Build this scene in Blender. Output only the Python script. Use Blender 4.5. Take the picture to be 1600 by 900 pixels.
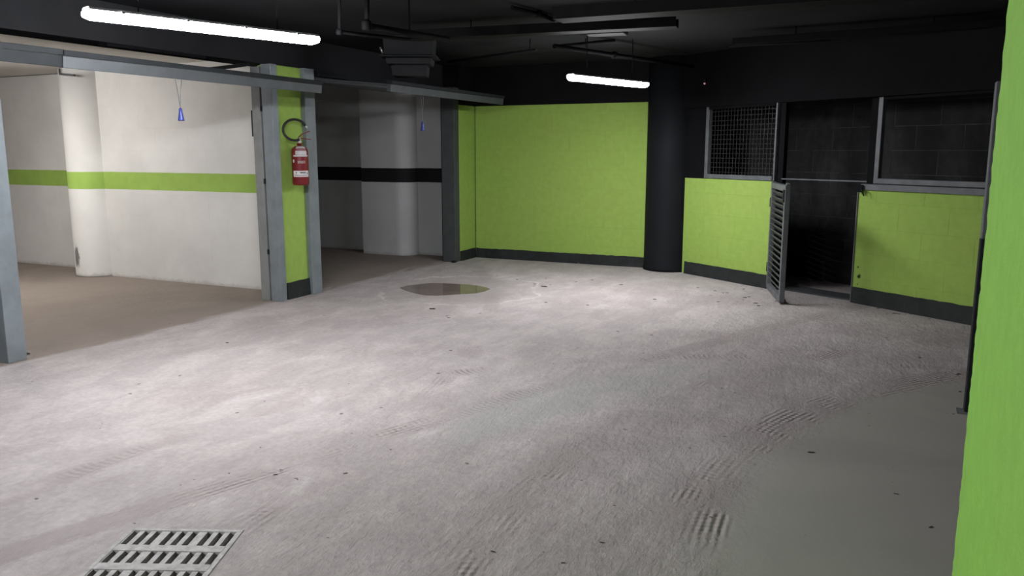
import bpy, bmesh, math, random
from mathutils import Vector, Matrix

random.seed(7)
scn = bpy.context.scene
for o in list(bpy.data.objects):
    bpy.data.objects.remove(o, do_unlink=True)
COL = scn.collection
R = math.radians

# ------------------------------------------------------------------ camera
EYE = 1.5                       # camera height; the camera stands over the world origin
FOC = 1265.0                    # focal length in pixels of a 1600 px wide frame
PITCH = math.atan(215 / FOC)    # looking slightly down
YAW = R(25)                     # X runs out of the garage boxes, Y along their fronts
cam_d = bpy.data.cameras.new('camera')
cam_d.sensor_width = 36.0
cam_d.lens = 36.0 * FOC / 1600.0
cam_d.clip_start = 0.05
cam = bpy.data.objects.new('camera', cam_d)
COL.objects.link(cam)
cam.location = (0, 0, EYE)
cam.rotation_euler = (math.pi / 2 - PITCH, 0, YAW)
scn.camera = cam

# ------------------------------------------------------------------ world and exposure
LAMP_W = 165.0                  # radiance of the fluorescent diffusers
BOX_W = 118.0
world = bpy.data.worlds.new('world')
scn.world = world
world.use_nodes = True
world.node_tree.nodes['Background'].inputs[0].default_value = (0.5, 0.52, 0.55, 1)
world.node_tree.nodes['Background'].inputs[1].default_value = 0.01
scn.view_settings.view_transform = 'Standard'
scn.view_settings.look = 'None'
scn.view_settings.exposure = 0.15
scn.view_settings.gamma = 1.0
scn.view_settings.use_curve_mapping = False


def at(x, y, z=0.0):
    """world point at height z that the photograph shows at pixel x, y (used to survey the floor plan)"""
    c, s = math.cos(PITCH), math.sin(PITCH)
    u = 450 - y
    r = (x - 800, FOC * c + u * s, -FOC * s + u * c)
    t = (z - EYE) / r[2]
    X, Y = r[0] * t, r[1] * t
    return Vector((X * math.cos(YAW) - Y * math.sin(YAW), X * math.sin(YAW) + Y * math.cos(YAW), z))


# ------------------------------------------------------------------ node helpers
class NT:
    def __init__(self, name):
        self.m = bpy.data.materials.new(name)
        self.m.use_nodes = True
        self.t = self.m.node_tree
        self.b = self.t.nodes['Principled BSDF']
        self._pos = None

    def n(self, typ, **kw):
        nd = self.t.nodes.new(typ)
        for k, v in kw.items():
            setattr(nd, k, v)
        return nd

    def link(self, a, b):
        self.t.links.new(a, b)

    def setin(self, sock, v):
        if hasattr(v, 'is_linked'):
            self.link(v, sock)
        elif isinstance(v, (tuple, list)) and len(v) == 3 and sock.type == 'RGBA':
            sock.default_value = (*v, 1)
        else:
            sock.default_value = v

    def math(self, op, a, b=0.0, c=0.0, clamp=False):
        nd = self.n('ShaderNodeMath', operation=op)
        nd.use_clamp = clamp
        for i, v in enumerate((a, b, c)):
            self.setin(nd.inputs[i], v)
        return nd.outputs[0]

    def add(self, a, b): return self.math('ADD', a, b)
    def sub(self, a, b): return self.math('SUBTRACT', a, b)
    def mul(self, a, b): return self.math('MULTIPLY', a, b)
    def mx(self, a, b): return self.math('MAXIMUM', a, b)
    def mn(self, a, b): return self.math('MINIMUM', a, b)

    def pos(self):
        if not self._pos:
            self._pos = self.n('ShaderNodeNewGeometry').outputs['Position']
        return self._pos

    def xyz(self, v=None):
        nd = self.n('ShaderNodeSeparateXYZ')
        self.link(v or self.pos(), nd.inputs[0])
        return nd.outputs

    def smooth(self, v, lo, hi, a=0.0, b=1.0):
        nd = self.n('ShaderNodeMapRange', interpolation_type='SMOOTHSTEP')
        self.setin(nd.inputs[0], v)
        nd.inputs[1].default_value = lo
        nd.inputs[2].default_value = hi
        nd.inputs[3].default_value = a
        nd.inputs[4].default_value = b
        return nd.outputs[0]

    def mapped(self, scale=(1, 1, 1), rot=(0, 0, 0), loc=(0, 0, 0), vec=None):
        nd = self.n('ShaderNodeMapping')
        self.link(vec or self.pos(), nd.inputs[0])
        nd.inputs['Location'].default_value = loc
        nd.inputs['Rotation'].default_value = rot
        nd.inputs['Scale'].default_value = scale
        return nd.outputs[0]

    def noise(self, scale, detail=4, rough=0.55, vec=None, dist=0.0):
        nd = self.n('ShaderNodeTexNoise')
        self.link(vec or self.pos(), nd.inputs['Vector'])
        nd.inputs['Scale'].default_value = scale
        nd.inputs['Detail'].default_value = detail
        nd.inputs['Roughness'].default_value = rough
        nd.inputs['Distortion'].default_value = dist
        return nd.outputs['Fac']

    def mix(self, f, a, b):
        nd = self.n('ShaderNodeMix', data_type='RGBA')
        self.setin(nd.inputs[0], f)
        self.setin(nd.inputs[6], a)
        self.setin(nd.inputs[7], b)
        return nd.outputs[2]

    def scale_col(self, col, f):
        nd = self.n('ShaderNodeMix', data_type='RGBA', blend_type='MULTIPLY')
        nd.inputs[0].default_value = 1
        self.setin(nd.inputs[6], col)
        cb = self.n('ShaderNodeCombineXYZ')
        for i in range(3):
            self.setin(cb.inputs[i], f)
        self.link(cb.outputs[0], nd.inputs[7])
        return nd.outputs[2]

    def bump(self, h, strength=0.4, dist=0.01):
        nd = self.n('ShaderNodeBump')
        nd.inputs['Strength'].default_value = strength
        nd.inputs['Distance'].default_value = dist
        self.link(h, nd.inputs['Height'])
        self.link(nd.outputs[0], self.b.inputs['Normal'])

    def out(self, col=None, rough=None, metal=None, spec=None):
        if col is not None: self.setin(self.b.inputs['Base Color'], col)
        if rough is not None: self.setin(self.b.inputs['Roughness'], rough)
        if metal is not None: self.b.inputs['Metallic'].default_value = metal
        if spec is not None: self.b.inputs['Specular IOR Level'].default_value = spec
        return self.m


M = {}


def simple(name, col, rough=0.6, metal=0.0, var=0.12, scale=6.0, bump=0.0, bscale=80.0, spec=0.4):
    t = NT(name)
    nz = t.noise(scale, 5, 0.6)
    c = t.scale_col(col, t.smooth(nz, 0.25, 0.75, 1 - var, 1 + var))
    if bump:
        t.bump(t.noise(bscale, 3, 0.6), bump, 0.004)
    M[name] = t.out(c, rough, metal, spec)
    return M[name]


GREEN = (0.27, 0.41, 0.085)
simple('galvanised', (0.072, 0.078, 0.085), 0.5, 0.35, 0.12, 9, 0.1, 60)
simple('flange_steel', (0.20, 0.205, 0.205), 0.6, 0.1, 0.12, 7, 0.1, 60)
simple('jamb_shaded', (0.052, 0.058, 0.060), 0.6, 0, 0.15, 7)  # darker copy of jamb_steel: weak light on the far jamb painted in
simple('hood_dark', (0.024, 0.025, 0.027), 0.7, 0, 0.15, 7, spec=0.1)
simple('jamb_steel', (0.19, 0.215, 0.235), 0.5, 0.2, 0.12, 7, 0.1, 60)
simple('dark_steel', (0.014, 0.016, 0.018), 0.6, 0, 0.2, 9, spec=0.15)
simple('black_paint', (0.006, 0.006, 0.007), 0.75, 0, 0.2, 3, 0.2, 40, spec=0.06)
simple('column_black', (0.011, 0.012, 0.014), 0.6, 0, 0.12, 3, 0.2, 60, spec=0.06)
simple('ceiling_dark', (0.020, 0.020, 0.022), 0.85, 0, 0.25, 1.2, 0.3, 25, spec=0.06)
simple('pipe_dark', (0.007, 0.007, 0.008), 0.7, 0, 0.2, 8, spec=0.08)
simple('duct_grey', (0.045, 0.048, 0.05), 0.6, 0, 0.2, 6)
simple('frame_steel', (0.11, 0.118, 0.125), 0.55, 0.15, 0.2, 8)
simple('housing_white', (0.55, 0.55, 0.56), 0.5, 0, 0.05)
simple('clip_steel', (0.5, 0.5, 0.5), 0.35, 0.7, 0.05)
simple('wire_grey', (0.02, 0.02, 0.02), 0.6)
simple('red_paint', (0.17, 0.011, 0.015), 0.4, 0, 0.08)
simple('black_rubber', (0.012, 0.012, 0.013), 0.5, 0, 0.1)
simple('label_white', (0.62, 0.60, 0.60), 0.6, 0, 0.1, 30)
simple('label_grey', (0.48, 0.46, 0.47), 0.6, 0, 0.1, 30)
simple('blue_plastic', (0.02, 0.035, 0.19), 0.4, 0, 0.05)
simple('cord', (0.12, 0.12, 0.12), 0.8)
simple('iron_dusty', (0.38, 0.365, 0.355), 0.8, 0, 0.25, 25, 0.4, 120)
simple('pit_black', (0.012, 0.011, 0.010), 0.9)
simple('leaf_dark', (0.035, 0.027, 0.02), 0.85, 0, 0.4, 40)
simple('ceiling_white', (0.62, 0.60, 0.57), 0.85, 0, 0.08, 2)
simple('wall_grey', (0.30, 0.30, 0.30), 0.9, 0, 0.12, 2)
simple('wood_dark', (0.05, 0.04, 0.035), 0.8)


def green_mat(name, stipple=False, stain=None):
    t = NT(name)
    big = t.noise(0.9, 4, 0.6)
    fine = t.noise(14, 4, 0.6)
    c = t.mix(t.smooth(big, 0.3, 0.7), (0.24, 0.50, 0.085) if stipple else GREEN, (0.25, 0.49, 0.09) if stipple else (0.28, 0.40, 0.09))
    c = t.scale_col(c, t.smooth(fine, 0.2, 0.8, 0.92, 1.06))
    if stain:
        for (sx, sy, sz, rr) in stain:
            d = t.n('ShaderNodeVectorMath', operation='DISTANCE')
            t.link(t.pos(), d.inputs[0])
            d.inputs[1].default_value = (sx, sy, sz)
            k = t.add(d.outputs[1], t.mul(t.sub(t.noise(30, 3), 0.5), rr * 1.5))
            c = t.mix(t.smooth(k, rr * 0.5, rr * 1.3, 1, 0), c, (0.02, 0.03, 0.012))
    if stipple:
        v = t.mapped((1, 0.16, 0.8))
        h = t.add(t.noise(75, 3, 0.6, v), t.mul(t.noise(170, 2, 0.5, v), 0.3))
        t.bump(h, 0.5, 0.005)
    else:
        t.bump(t.noise(90, 3, 0.6), 0.08, 0.0015)
    M[name] = t.out(c, 0.75, 0, 0.12)
    return M[name]


green_mat('green_paint')
green_mat('green_plaster', True)
green_mat('green_stained', False, [(-0.235, 8.63, 0.27, 0.022), (-0.25, 8.64, 0.36, 0.010), (-0.245, 8.635, 0.19, 0.009), (0.17, 8.33, 0.30, 0.006)])


def band_mat(name, white, band, z0=1.05, z1=1.25, scuffs=()):
    t = NT(name)
    z = t.xyz()[2]
    w = t.scale_col(white, t.smooth(t.noise(1.6, 5, 0.6), 0.3, 0.7, 0.93, 1.05))
    edge = t.mul(t.sub(t.noise(7, 2), 0.5), 0.006)
    zz = t.add(z, edge)
    inb = t.mul(t.math('GREATER_THAN', zz, z0), t.math('LESS_THAN', zz, z1))
    c = t.mix(inb, w, t.scale_col(band, t.smooth(t.noise(6, 3), 0.3, 0.7, 0.93, 1.05)))
    for (sx, sy, sz, ax, az, cc) in scuffs:
        p = t.xyz(t.mapped((1 / ax, 1 / ax, 1 / az), loc=(-sx / ax, -sy / ax, -sz / az)))
        q = t.add(t.add(t.mul(p[0], p[0]), t.mul(p[1], p[1])), t.mul(p[2], p[2]))
        q = t.add(q, t.mul(t.sub(t.noise(35, 4, 0.7, t.mapped((1, 1, 0.3))), 0.5), 3.2))
        c = t.mix(t.smooth(q, 0.3, 1.1, 0.85, 0), c, cc)
    # splashed dirt along the floor
    dirt = t.smooth(t.add(z, t.mul(t.sub(t.noise(12, 4, 0.7), 0.5), 0.10)), 0.0, 0.05, 0.45, 0)
    c = t.mix(dirt, c, (0.25, 0.21, 0.18))
    t.bump(t.noise(70, 3, 0.6), 0.15, 0.002)
    M[name] = t.out(c, 0.8, 0, 0.25)
    return M[name]


band_mat('white_green_band', (0.60, 0.59, 0.58), GREEN)
_sc = at(127, 402, 0.25)
band_mat('column_green_band', (0.60, 0.59, 0.58), GREEN,
         scuffs=((-8.832, 6.550, 0.24, 0.06, 0.15, (0.08, 0.08, 0.08)),))
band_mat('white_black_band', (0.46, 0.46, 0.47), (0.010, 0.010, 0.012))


def sooty():
    t = NT('sooty_block')
    v = t.mapped((1, 1, 0.6))
    n1 = t.noise(1.1, 5, 0.65, v, 0.6)
    n2 = t.noise(7, 4, 0.7)
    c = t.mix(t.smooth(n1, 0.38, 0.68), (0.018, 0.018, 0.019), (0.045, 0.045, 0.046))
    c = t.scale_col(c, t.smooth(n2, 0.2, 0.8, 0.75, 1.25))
    t.bump(t.noise(60, 3, 0.6), 0.4, 0.003)
    M['sooty_block'] = t.out(c, 0.9, 0, 0.2)
    t = NT('sooty_joint')
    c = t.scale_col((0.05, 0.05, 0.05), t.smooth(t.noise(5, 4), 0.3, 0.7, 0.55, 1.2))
    M['sooty_joint'] = t.out(c, 0.9, 0, 0.2)


sooty()


def plinth():
    t = NT('plinth_paint')
    n = t.noise(5, 6, 0.7)
    chip = t.smooth(t.noise(9, 5, 0.72), 0.66, 0.72)
    low = t.smooth(t.add(t.xyz()[2], t.mul(t.noise(8, 4), 0.1)), 0.04, 0.14, 1, 0.25)
    c = t.scale_col((0.016, 0.019, 0.019), t.smooth(n, 0.3, 0.7, 0.7, 1.4))
    c = t.mix(t.mul(chip, low), c, (0.12, 0.115, 0.105))
    t.bump(t.noise(40, 4, 0.6), 0.3, 0.004)
    M['plinth_paint'] = t.out(c, 0.7, 0, 0.3)


plinth()


def circle3(a, b, c):
    ax, ay, bx, by, cx, cy = a[0], a[1], b[0], b[1], c[0], c[1]
    d = 2 * (ax * (by - cy) + bx * (cy - ay) + cx * (ay - by))
    ux = ((ax * ax + ay * ay) * (by - cy) + (bx * bx + by * by) * (cy - ay) + (cx * cx + cy * cy) * (ay - by)) / d
    uy = ((ax * ax + ay * ay) * (cx - bx) + (bx * bx + by * by) * (ax - cx) + (cx * cx + cy * cy) * (bx - ax)) / d
    return ux, uy, math.hypot(ax - ux, ay - uy)


def floor_mat():
    t = NT('dusty_concrete')
    X, Y, Z = t.xyz()
    # ---- colour of the dust: broad clouds, drifts stretched along the driving lane, fine speckle
    warp = t.noise(1.3, 4, 0.6)
    cloud = t.noise(0.55, 5, 0.62, dist=0.5)
    drift = t.noise(1.0, 6, 0.66, t.mapped((3.2, 0.9, 1), rot=(0, 0, R(24))), 0.8)
    fine = t.noise(30, 4, 0.7)
    c = t.mix(t.smooth(cloud, 0.35, 0.65), (0.388, 0.344, 0.336), (0.452, 0.408, 0.40))
    patch = t.noise(2.3, 7, 0.7, t.mapped((1.6, 0.9, 1), rot=(0, 0, R(24))), 0.4)
    c = t.mix(t.smooth(patch, 0.44, 0.58), t.scale_col(c, 0.88), c)
    c = t.mix(t.smooth(patch, 0.59, 0.66, 0, 0.45), c, (0.50, 0.465, 0.46))
    c = t.scale_col(c, t.smooth(drift, 0.35, 0.65, 0.95, 1.03))
    c = t.scale_col(c, t.smooth(fine, 0.2, 0.8, 0.88, 1.09))

    def ring(p, q, s):
        cx, cy, r = circle3(p, q, s)
        dx, dy = t.sub(X, cx), t.sub(Y, cy)
        dist = t.math('SQRT', t.add(t.mul(dx, dx), t.mul(dy, dy)))
        return t.sub(dist, r), t.mul(t.math('ARCTAN2', dy, dx), r), cx

    hb = t.mul(t.sub(fine, 0.5), 0.25)
    # ---- swept, cleaner screed to the right of the turning lane
    off, along, cx = ring(at(1480, 584), at(1200, 662), at(1065, 800))
    sgn = 1 if cx > 0 else -1
    e = t.add(t.mul(off, -sgn), t.add(t.mul(t.sub(warp, 0.5), 0.35), t.mul(t.sub(fine, 0.5), 0.08)))
    clean = t.smooth(e, -0.05, 0.34)
    c = t.mix(clean, c, t.scale_col((0.29, 0.277, 0.25), t.smooth(cloud, 0.3, 0.7, 0.9, 1.12)))
    relief = t.mul(t.noise(14, 7, 0.72, t.mapped((1.5, 0.75, 1), rot=(0, 0, R(24))), 0.1), t.smooth(clean, 0, 1, 1.0, 0.10))
    relief = t.add(relief, t.mul(t.noise(3.2, 4, 0.6, t.mapped((2.5, 0.8, 1), rot=(0, 0, R(24)))), t.smooth(clean, 0, 1, 0.6, 0.1)))
    # ---- tyre tracks pressed into the dust
    tracks = [((1480, 584), (1200, 662), (1065, 800), 0.16, 0.06),
              ((1130, 530), (900, 592), (640, 668), 0.10, 0.0),
              ((1060, 620), (940, 680), (800, 790), 0.11, 0.0),
              ((690, 595), (590, 680), (420, 800), 0.10, 0.0),
              ((420, 640), (250, 690), (60, 760), 0.10, 0.0)]
    for i, (a, b, d, hw, sh) in enumerate(tracks):
        off, along, cx = ring(at(*a), at(*b), at(*d))
        o = t.math('ABSOLUTE', t.add(t.add(off, sh), t.mul(t.sub(warp, 0.5), 0.05)))
        band = t.smooth(t.add(o, t.mul(t.sub(fine, 0.5), 0.06)), hw * 0.55, hw * 1.05, 1, 0)
        broken = t.smooth(t.noise(0.8 + 0.13 * i, 3, 0.6), 0.38 if i < 2 else 0.46, 0.55 if i < 2 else 0.62)
        m = t.mul(band, broken)
        c = t.mix(t.mul(m, 0.6), c, (0.315, 0.272, 0.265))
        chev = t.add(t.mul(along, 2 * math.pi / 0.038), t.mul(o, 28.0))
        tread = t.mul(t.math('SINE', chev), t.smooth(o, 0.01, hw * 0.9, 1, 0.2))
        ribs = t.math('SINE', t.mul(off, 2 * math.pi / 0.034))
        patchy = t.smooth(t.noise(2.6, 4, 0.65), 0.46, 0.62)
        relief = t.add(relief, t.mul(t.mul(m, patchy), t.add(t.mul(tread, 0.26), t.mul(ribs, 0.20))))
    # ---- pale greenish screed where the dust has been driven off
    pa = at(900, 622)
    ux, uy = t.sub(X, pa.x), t.sub(Y, pa.y)
    pu = t.add(t.mul(ux, math.cos(YAW)), t.mul(uy, math.sin(YAW)))
    pv = t.sub(t.mul(uy, math.cos(YAW)), t.mul(ux, math.sin(YAW)))
    pv = t.sub(pv, t.mul(pu, 0.7))
    pq = t.add(t.mul(t.mul(pu, pu), 0.9), t.mul(t.mul(pv, pv), 5.0))
    pale = t.smooth(t.add(pq, t.mul(t.sub(patch, 0.5), 5.0)), 0.2, 1.1, 0.42, 0)
    c = t.mix(pale, c, (0.36, 0.375, 0.355))
    # ---- browner, dust-free floor inside the boxes, part of its shadow painted in
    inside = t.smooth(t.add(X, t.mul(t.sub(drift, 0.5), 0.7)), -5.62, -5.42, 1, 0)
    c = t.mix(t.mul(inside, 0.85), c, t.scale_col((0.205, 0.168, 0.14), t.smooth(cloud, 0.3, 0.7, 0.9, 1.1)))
    # ---- damp ring and lime tide mark round the puddle
    pc = at(705, 451)
    px_, py_ = t.sub(X, pc.x), t.sub(Y, pc.y)
    ca, sa = math.cos(YAW), math.sin(YAW)
    u = t.add(t.mul(px_, ca), t.mul(py_, sa))
    v = t.sub(t.mul(py_, ca), t.mul(px_, sa))
    uu = t.math('DIVIDE', t.sub(u, 0.12), 0.95)
    vv = t.math('DIVIDE', t.add(v, 0.05), 1.0)
    q = t.math('SQRT', t.add(t.mul(uu, uu), t.mul(vv, vv)))
    q = t.add(q, t.mul(t.sub(t.noise(1.6, 4, 0.65), 0.5), 0.7))
    damp = t.smooth(q, 0.45, 0.95, 0.5, 0)
    c = t.mix(damp, c, (0.22, 0.20, 0.185))
    tide = t.smooth(t.math('ABSOLUTE', t.sub(q, 0.93)), 0.0, 0.04, 0.6, 0)
    c = t.mix(t.mul(tide, t.smooth(t.noise(1.1, 3), 0.35, 0.55)), c, (0.60, 0.58, 0.56))
    # ---- tiny dark grit
    grit = t.smooth(t.noise(16, 2, 0.5), 0.735, 0.765)
    c = t.mix(t.mul(grit, 0.75), c, (0.06, 0.055, 0.05))
    t.bump(relief, 0.8, 0.022)
    M['floor'] = t.out(c, t.smooth(clean, 0, 1, 0.82, 0.62), 0, 0.25)


floor_mat()


def glow(name, col, strength):
    t = NT(name)
    t.b.inputs['Emission Color'].default_value = (*col, 1)
    t.b.inputs['Emission Strength'].default_value = strength
    M[name] = t.out((0.8, 0.8, 0.8), 0.4)




def tube(name, col, strength, flank):
    t = NT(name)
    nz = t.xyz(t.n('ShaderNodeNewGeometry').outputs['Normal'])[2]
    k = t.smooth(nz, -1.0, 0.0, strength, strength * flank)
    t.b.inputs['Emission Color'].default_value = (*col, 1)
    t.link(k, t.b.inputs['Emission Strength'])
    M[name] = t.out((0.8, 0.8, 0.8), 0.4)


tube('tube_near', (0.96, 0.97, 1.0), LAMP_W * 0.95, 2.1)
tube('tube_far', (0.97, 0.97, 1.0), LAMP_W * 1.1, 0.42)
tube('tube_rear_added', (0.96, 0.97, 1.0), LAMP_W * 2.2, 1.0)
tube('tube_warm', (1.0, 0.965, 0.92), BOX_W, 1.0)
glow('red_led', (1.0, 0.03, 0.03), 0.12)


def water():
    t = NT('water')
    t.bump(t.noise(3, 2, 0.5), 0.05, 0.002)
    c = t.mix(t.smooth(t.noise(3, 4, 0.6), 0.35, 0.65), (0.115, 0.085, 0.072), (0.16, 0.125, 0.108))
    M['water'] = t.out(c, 0.04, 0, 0.5)


water()


# ------------------------------------------------------------------ mesh helpers
class MB:
    def __init__(self):
        self.bm = bmesh.new()

    def box(self, c, s, rot=None):
        mat = Matrix.Translation(Vector(c)) @ (rot.to_4x4() if rot else Matrix.Identity(4)) @ Matrix.Diagonal((s[0], s[1], s[2], 1))
        bmesh.ops.create_cube(self.bm, size=1, matrix=mat)
        return self

    def bar(self, a, b, w, h, up=(0, 0, 1)):
        a, b = Vector(a), Vector(b)
        x = (b - a).normalized()
        u = Vector(up)
        y = u.cross(x)
        if y.length < 1e-5:
            y = Vector((1, 0, 0)).cross(x)
        y.normalize()
        z = x.cross(y)
        rot = Matrix((x, y, z)).transposed()
        return self.box((a + b) / 2, ((b - a).length, w, h), rot)

    def tube(self, pts, r, seg=10, cap=True):
        pts = [Vector(p) for p in pts]
        rings = []
        prev = None
        for i, p in enumerate(pts):
            d = (pts[min(i + 1, len(pts) - 1)] - pts[max(i - 1, 0)]).normalized()
            ref = prev if prev is not None else (Vector((0, 0, 1)) if abs(d.z) < 0.9 else Vector((1, 0, 0)))
            y = (ref - d * ref.dot(d))
            if y.length < 1e-5:
                y = Vector((1, 0, 0)).cross(d)
            y.normalize()
            z = d.cross(y)
            prev = y
            rr = r[i] if isinstance(r, (list, tuple)) else r
            rings.append([self.bm.verts.new(p + (y * math.cos(k * 2 * math.pi / seg) + z * math.sin(k * 2 * math.pi / seg)) * rr) for k in range(seg)])
        for a, b in zip(rings, rings[1:]):
            for k in range(seg):
                f = self.bm.faces.new((a[k], a[(k + 1) % seg], b[(k + 1) % seg], b[k]))
                f.smooth = True
        if cap:
            self.bm.faces.new(rings[0][::-1])
            self.bm.faces.new(rings[-1])
        return self

    def lathe(self, prof, c=(0, 0, 0), seg=24):
        """prof = [(r, z)...] turned about the vertical through c"""
        pts = [(c[0], c[1], c[2] + z) for r, z in prof]
        rings = [[self.bm.verts.new((c[0] + r * math.cos(k * 2 * math.pi / seg), c[1] + r * math.sin(k * 2 * math.pi / seg), c[2] + z)) for k in range(seg)] for r, z in prof]
        for a, b in zip(rings, rings[1:]):
            for k in range(seg):
                f = self.bm.faces.new((a[k], a[(k + 1) % seg], b[(k + 1) % seg], b[k]))
                f.smooth = True
        self.bm.faces.new(rings[0][::-1])
        self.bm.faces.new(rings[-1])
        return self

    def prism(self, poly, z0, z1):
        lo = [self.bm.verts.new((p[0], p[1], z0)) for p in poly]
        hi = [self.bm.verts.new((p[0], p[1], z1)) for p in poly]
        n = len(poly)
        for i in range(n):
            self.bm.faces.new((lo[i], lo[(i + 1) % n], hi[(i + 1) % n], hi[i]))
        self.bm.faces.new(lo[::-1])
        self.bm.faces.new(hi)
        return self

    def bevel(self, w, seg=1):
        bmesh.ops.bevel(self.bm, geom=list(self.bm.edges), offset=w, segments=seg, affect='EDGES', clamp_overlap=True)
        return self

    def mesh(self, name):
        bmesh.ops.recalc_face_normals(self.bm, faces=list(self.bm.faces))
        me = bpy.data.meshes.new(name)
        self.bm.to_mesh(me)
        self.bm.free()
        return me

    def build(self, name, mat, parent=None):
        me = self.mesh(name)
        me.materials.append(M[mat])
        o = bpy.data.objects.new(name, me)
        COL.objects.link(o)
        if parent:
            o.parent = parent
        return o


def tag(o, label, cat, group=None, kind=None):
    o['label'] = label
    o['category'] = cat
    if group: o['group'] = group
    if kind: o['kind'] = kind
    return o


def struct(o, label, cat):
    return tag(o, label, cat, kind='structure')


def empty(name, loc=(0, 0, 0), rz=0.0):
    o = bpy.data.objects.new(name, None)
    o.empty_display_size = 0.1
    COL.objects.link(o)
    o.location = loc
    o.rotation_euler = (0, 0, rz)
    return o


_blocks = {}


def block_mesh(l, h, mat, t=0.02, ch=0.0015):
    key = (round(l, 3), round(h, 3), mat)
    if key not in _blocks:
        # face slab of one block: local x along the wall, -y outwards, chamfered arris
        bm = bmesh.new()
        b = [bm.verts.new((x, 0, z)) for x, z in ((0, 0), (l, 0), (l, h), (0, h))]
        m = [bm.verts.new((x, -t + ch, z)) for x, z in ((0, 0), (l, 0), (l, h), (0, h))]
        f = [bm.verts.new((x, -t, z)) for x, z in ((ch, ch), (l - ch, ch), (l - ch, h - ch), (ch, h - ch))]
        for i in range(4):
            j = (i + 1) % 4
            bm.faces.new((b[i], b[j], m[j], m[i]))
            bm.faces.new((m[i], m[j], f[j], f[i]))
        bm.faces.new(f)
        bm.faces.new(b[::-1])
        bmesh.ops.recalc_face_normals(bm, faces=list(bm.faces))
        me = bpy.data.meshes.new('block')
        bm.to_mesh(me)
        bm.free()
        me.materials.append(M[mat])
        _blocks[key] = me
    return _blocks[key]


def block_wall(name, a, b, z0, z1, thick, mat, jmat, label, blocks=True, bl=0.5, bh=0.25, joint=0.003, depth=0.0012, shift=0.0):
    """wall from plan point a to b whose visible face is on the right-hand side of a->b; blocks are children"""
    a, b = Vector((a[0], a[1], 0)), Vector((b[0], b[1], 0))
    L = (b - a).length
    ang = math.atan2(b.y - a.y, b.x - a.x)
    t = 0.02
    wall = MB().box((L / 2, thick / 2 + depth, (z1 - z0) / 2), (L, thick, z1 - z0)).build(name, jmat if blocks else mat)
    wall.location = (a.x, a.y, z0)
    wall.rotation_euler = (0, 0, ang)
    struct(wall, label, 'wall')
    if not blocks:
        return wall
    k0 = int(math.floor(z0 / bh + 1e-6))
    row = k0
    while row * bh < z1 - 1e-4:
        lo, hi = max(row * bh, z0), min((row + 1) * bh, z1)
        if hi - lo > 0.03:
            x = -shift - (bl / 2 if row % 2 else 0)
            while x < L:
                xa, xb = max(x, 0), min(x + bl, L)
                if xb - xa > 0.03:
                    ja = joint / 2 if xa > 0 else 0
                    jb = joint / 2 if xb < L else 0
                    o = bpy.data.objects.new('block', block_mesh(xb - xa - ja - jb, hi - lo - joint, mat))
                    COL.objects.link(o)
                    o.parent = wall
                    o.location = (xa + ja, t, lo - z0 + joint / 2)
                x += bl
        row += 1
    return wall


# ================================================================== the shell
CEIL = 2.62
# survey (X out of the boxes, Y along the fronts)
C1 = Vector((-2.09, 9.79, 0)); C2 = Vector((-1.16, 9.15, 0)); C3 = Vector((-0.29, 8.67, 0)); C4 = Vector((0.71, 7.94, 0))
cdir = (C4 - C1).normalized()
cnor = Vector((cdir.y, -cdir.x, 0))          # towards the camera
cback = -cnor

# floor with a pit under the drain grate
g0 = at(205, 826); gu = (at(378, 829) - g0).normalized(); gv = Vector((gu.y, -gu.x, 0))
GW, GH = 0.46, 0.46
hole = [g0, g0 + gu * GW, g0 + gu * GW + gv * GH, g0 + gv * GH]
outer = [Vector((-13, 13.5, 0)), Vector((6, 13.5, 0)), Vector((6, -5, 0)), Vector((-13, -5, 0))]
bm = MB()
ho = [bm.bm.verts.new(p) for p in hole]
ou = [bm.bm.verts.new(p) for p in outer]
hd = [bm.bm.verts.new(p + Vector((0, 0, -0.35))) for p in hole]
ud = [bm.bm.verts.new(p + Vector((0, 0, -0.40))) for p in outer]
for i in range(4):
    j = (i + 1) % 4
    bm.bm.faces.new((ou[i], ou[j], ho[j], ho[i]))
    bm.bm.faces.new((ho[i], ho[j], hd[j], hd[i]))
    bm.bm.faces.new((ou[j], ou[i], ud[i], ud[j]))
bm.bm.faces.new(hd)
bm.bm.faces.new(ud[::-1])
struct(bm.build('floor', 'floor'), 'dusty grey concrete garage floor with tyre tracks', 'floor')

struct(MB().box((-3.5, 4.25, CEIL + 0.15), (19, 18.5, 0.3)).build('ceiling', 'ceiling_dark'), 'dark painted concrete ceiling over the driving lane', 'ceiling')

# green back wall, its short return and their plinths
GT = 2.10
block_wall('wall_back', (-5.30, 10.16), (-2.2, 10.16), 0, GT, 0.2, 'green_paint', 'green_paint', 'lime green painted block wall at the back of the lane', shift=0.1)
block_wall('wall_back_return', (-5.315, 9.705), (-5.315, 10.18), 0, GT, 0.18, 'green_paint', 'green_paint', 'narrow lime green return wall beside the far box jamb', shift=0.2)
struct(MB().box((-5.42, 9.96, (GT + CEIL) / 2 + 0.002), (0.24, 0.52, CEIL - GT)).build('wall_return_upper', 'black_paint'), 'black painted wall above the narrow green return', 'wall')
struct(MB().box((-3.75, 10.27, (GT + CEIL) / 2), (3.2, 0.28, CEIL - GT)).build('wall_back_upper', 'black_paint'), 'black painted wall strip above the green back wall', 'wall')


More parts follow.
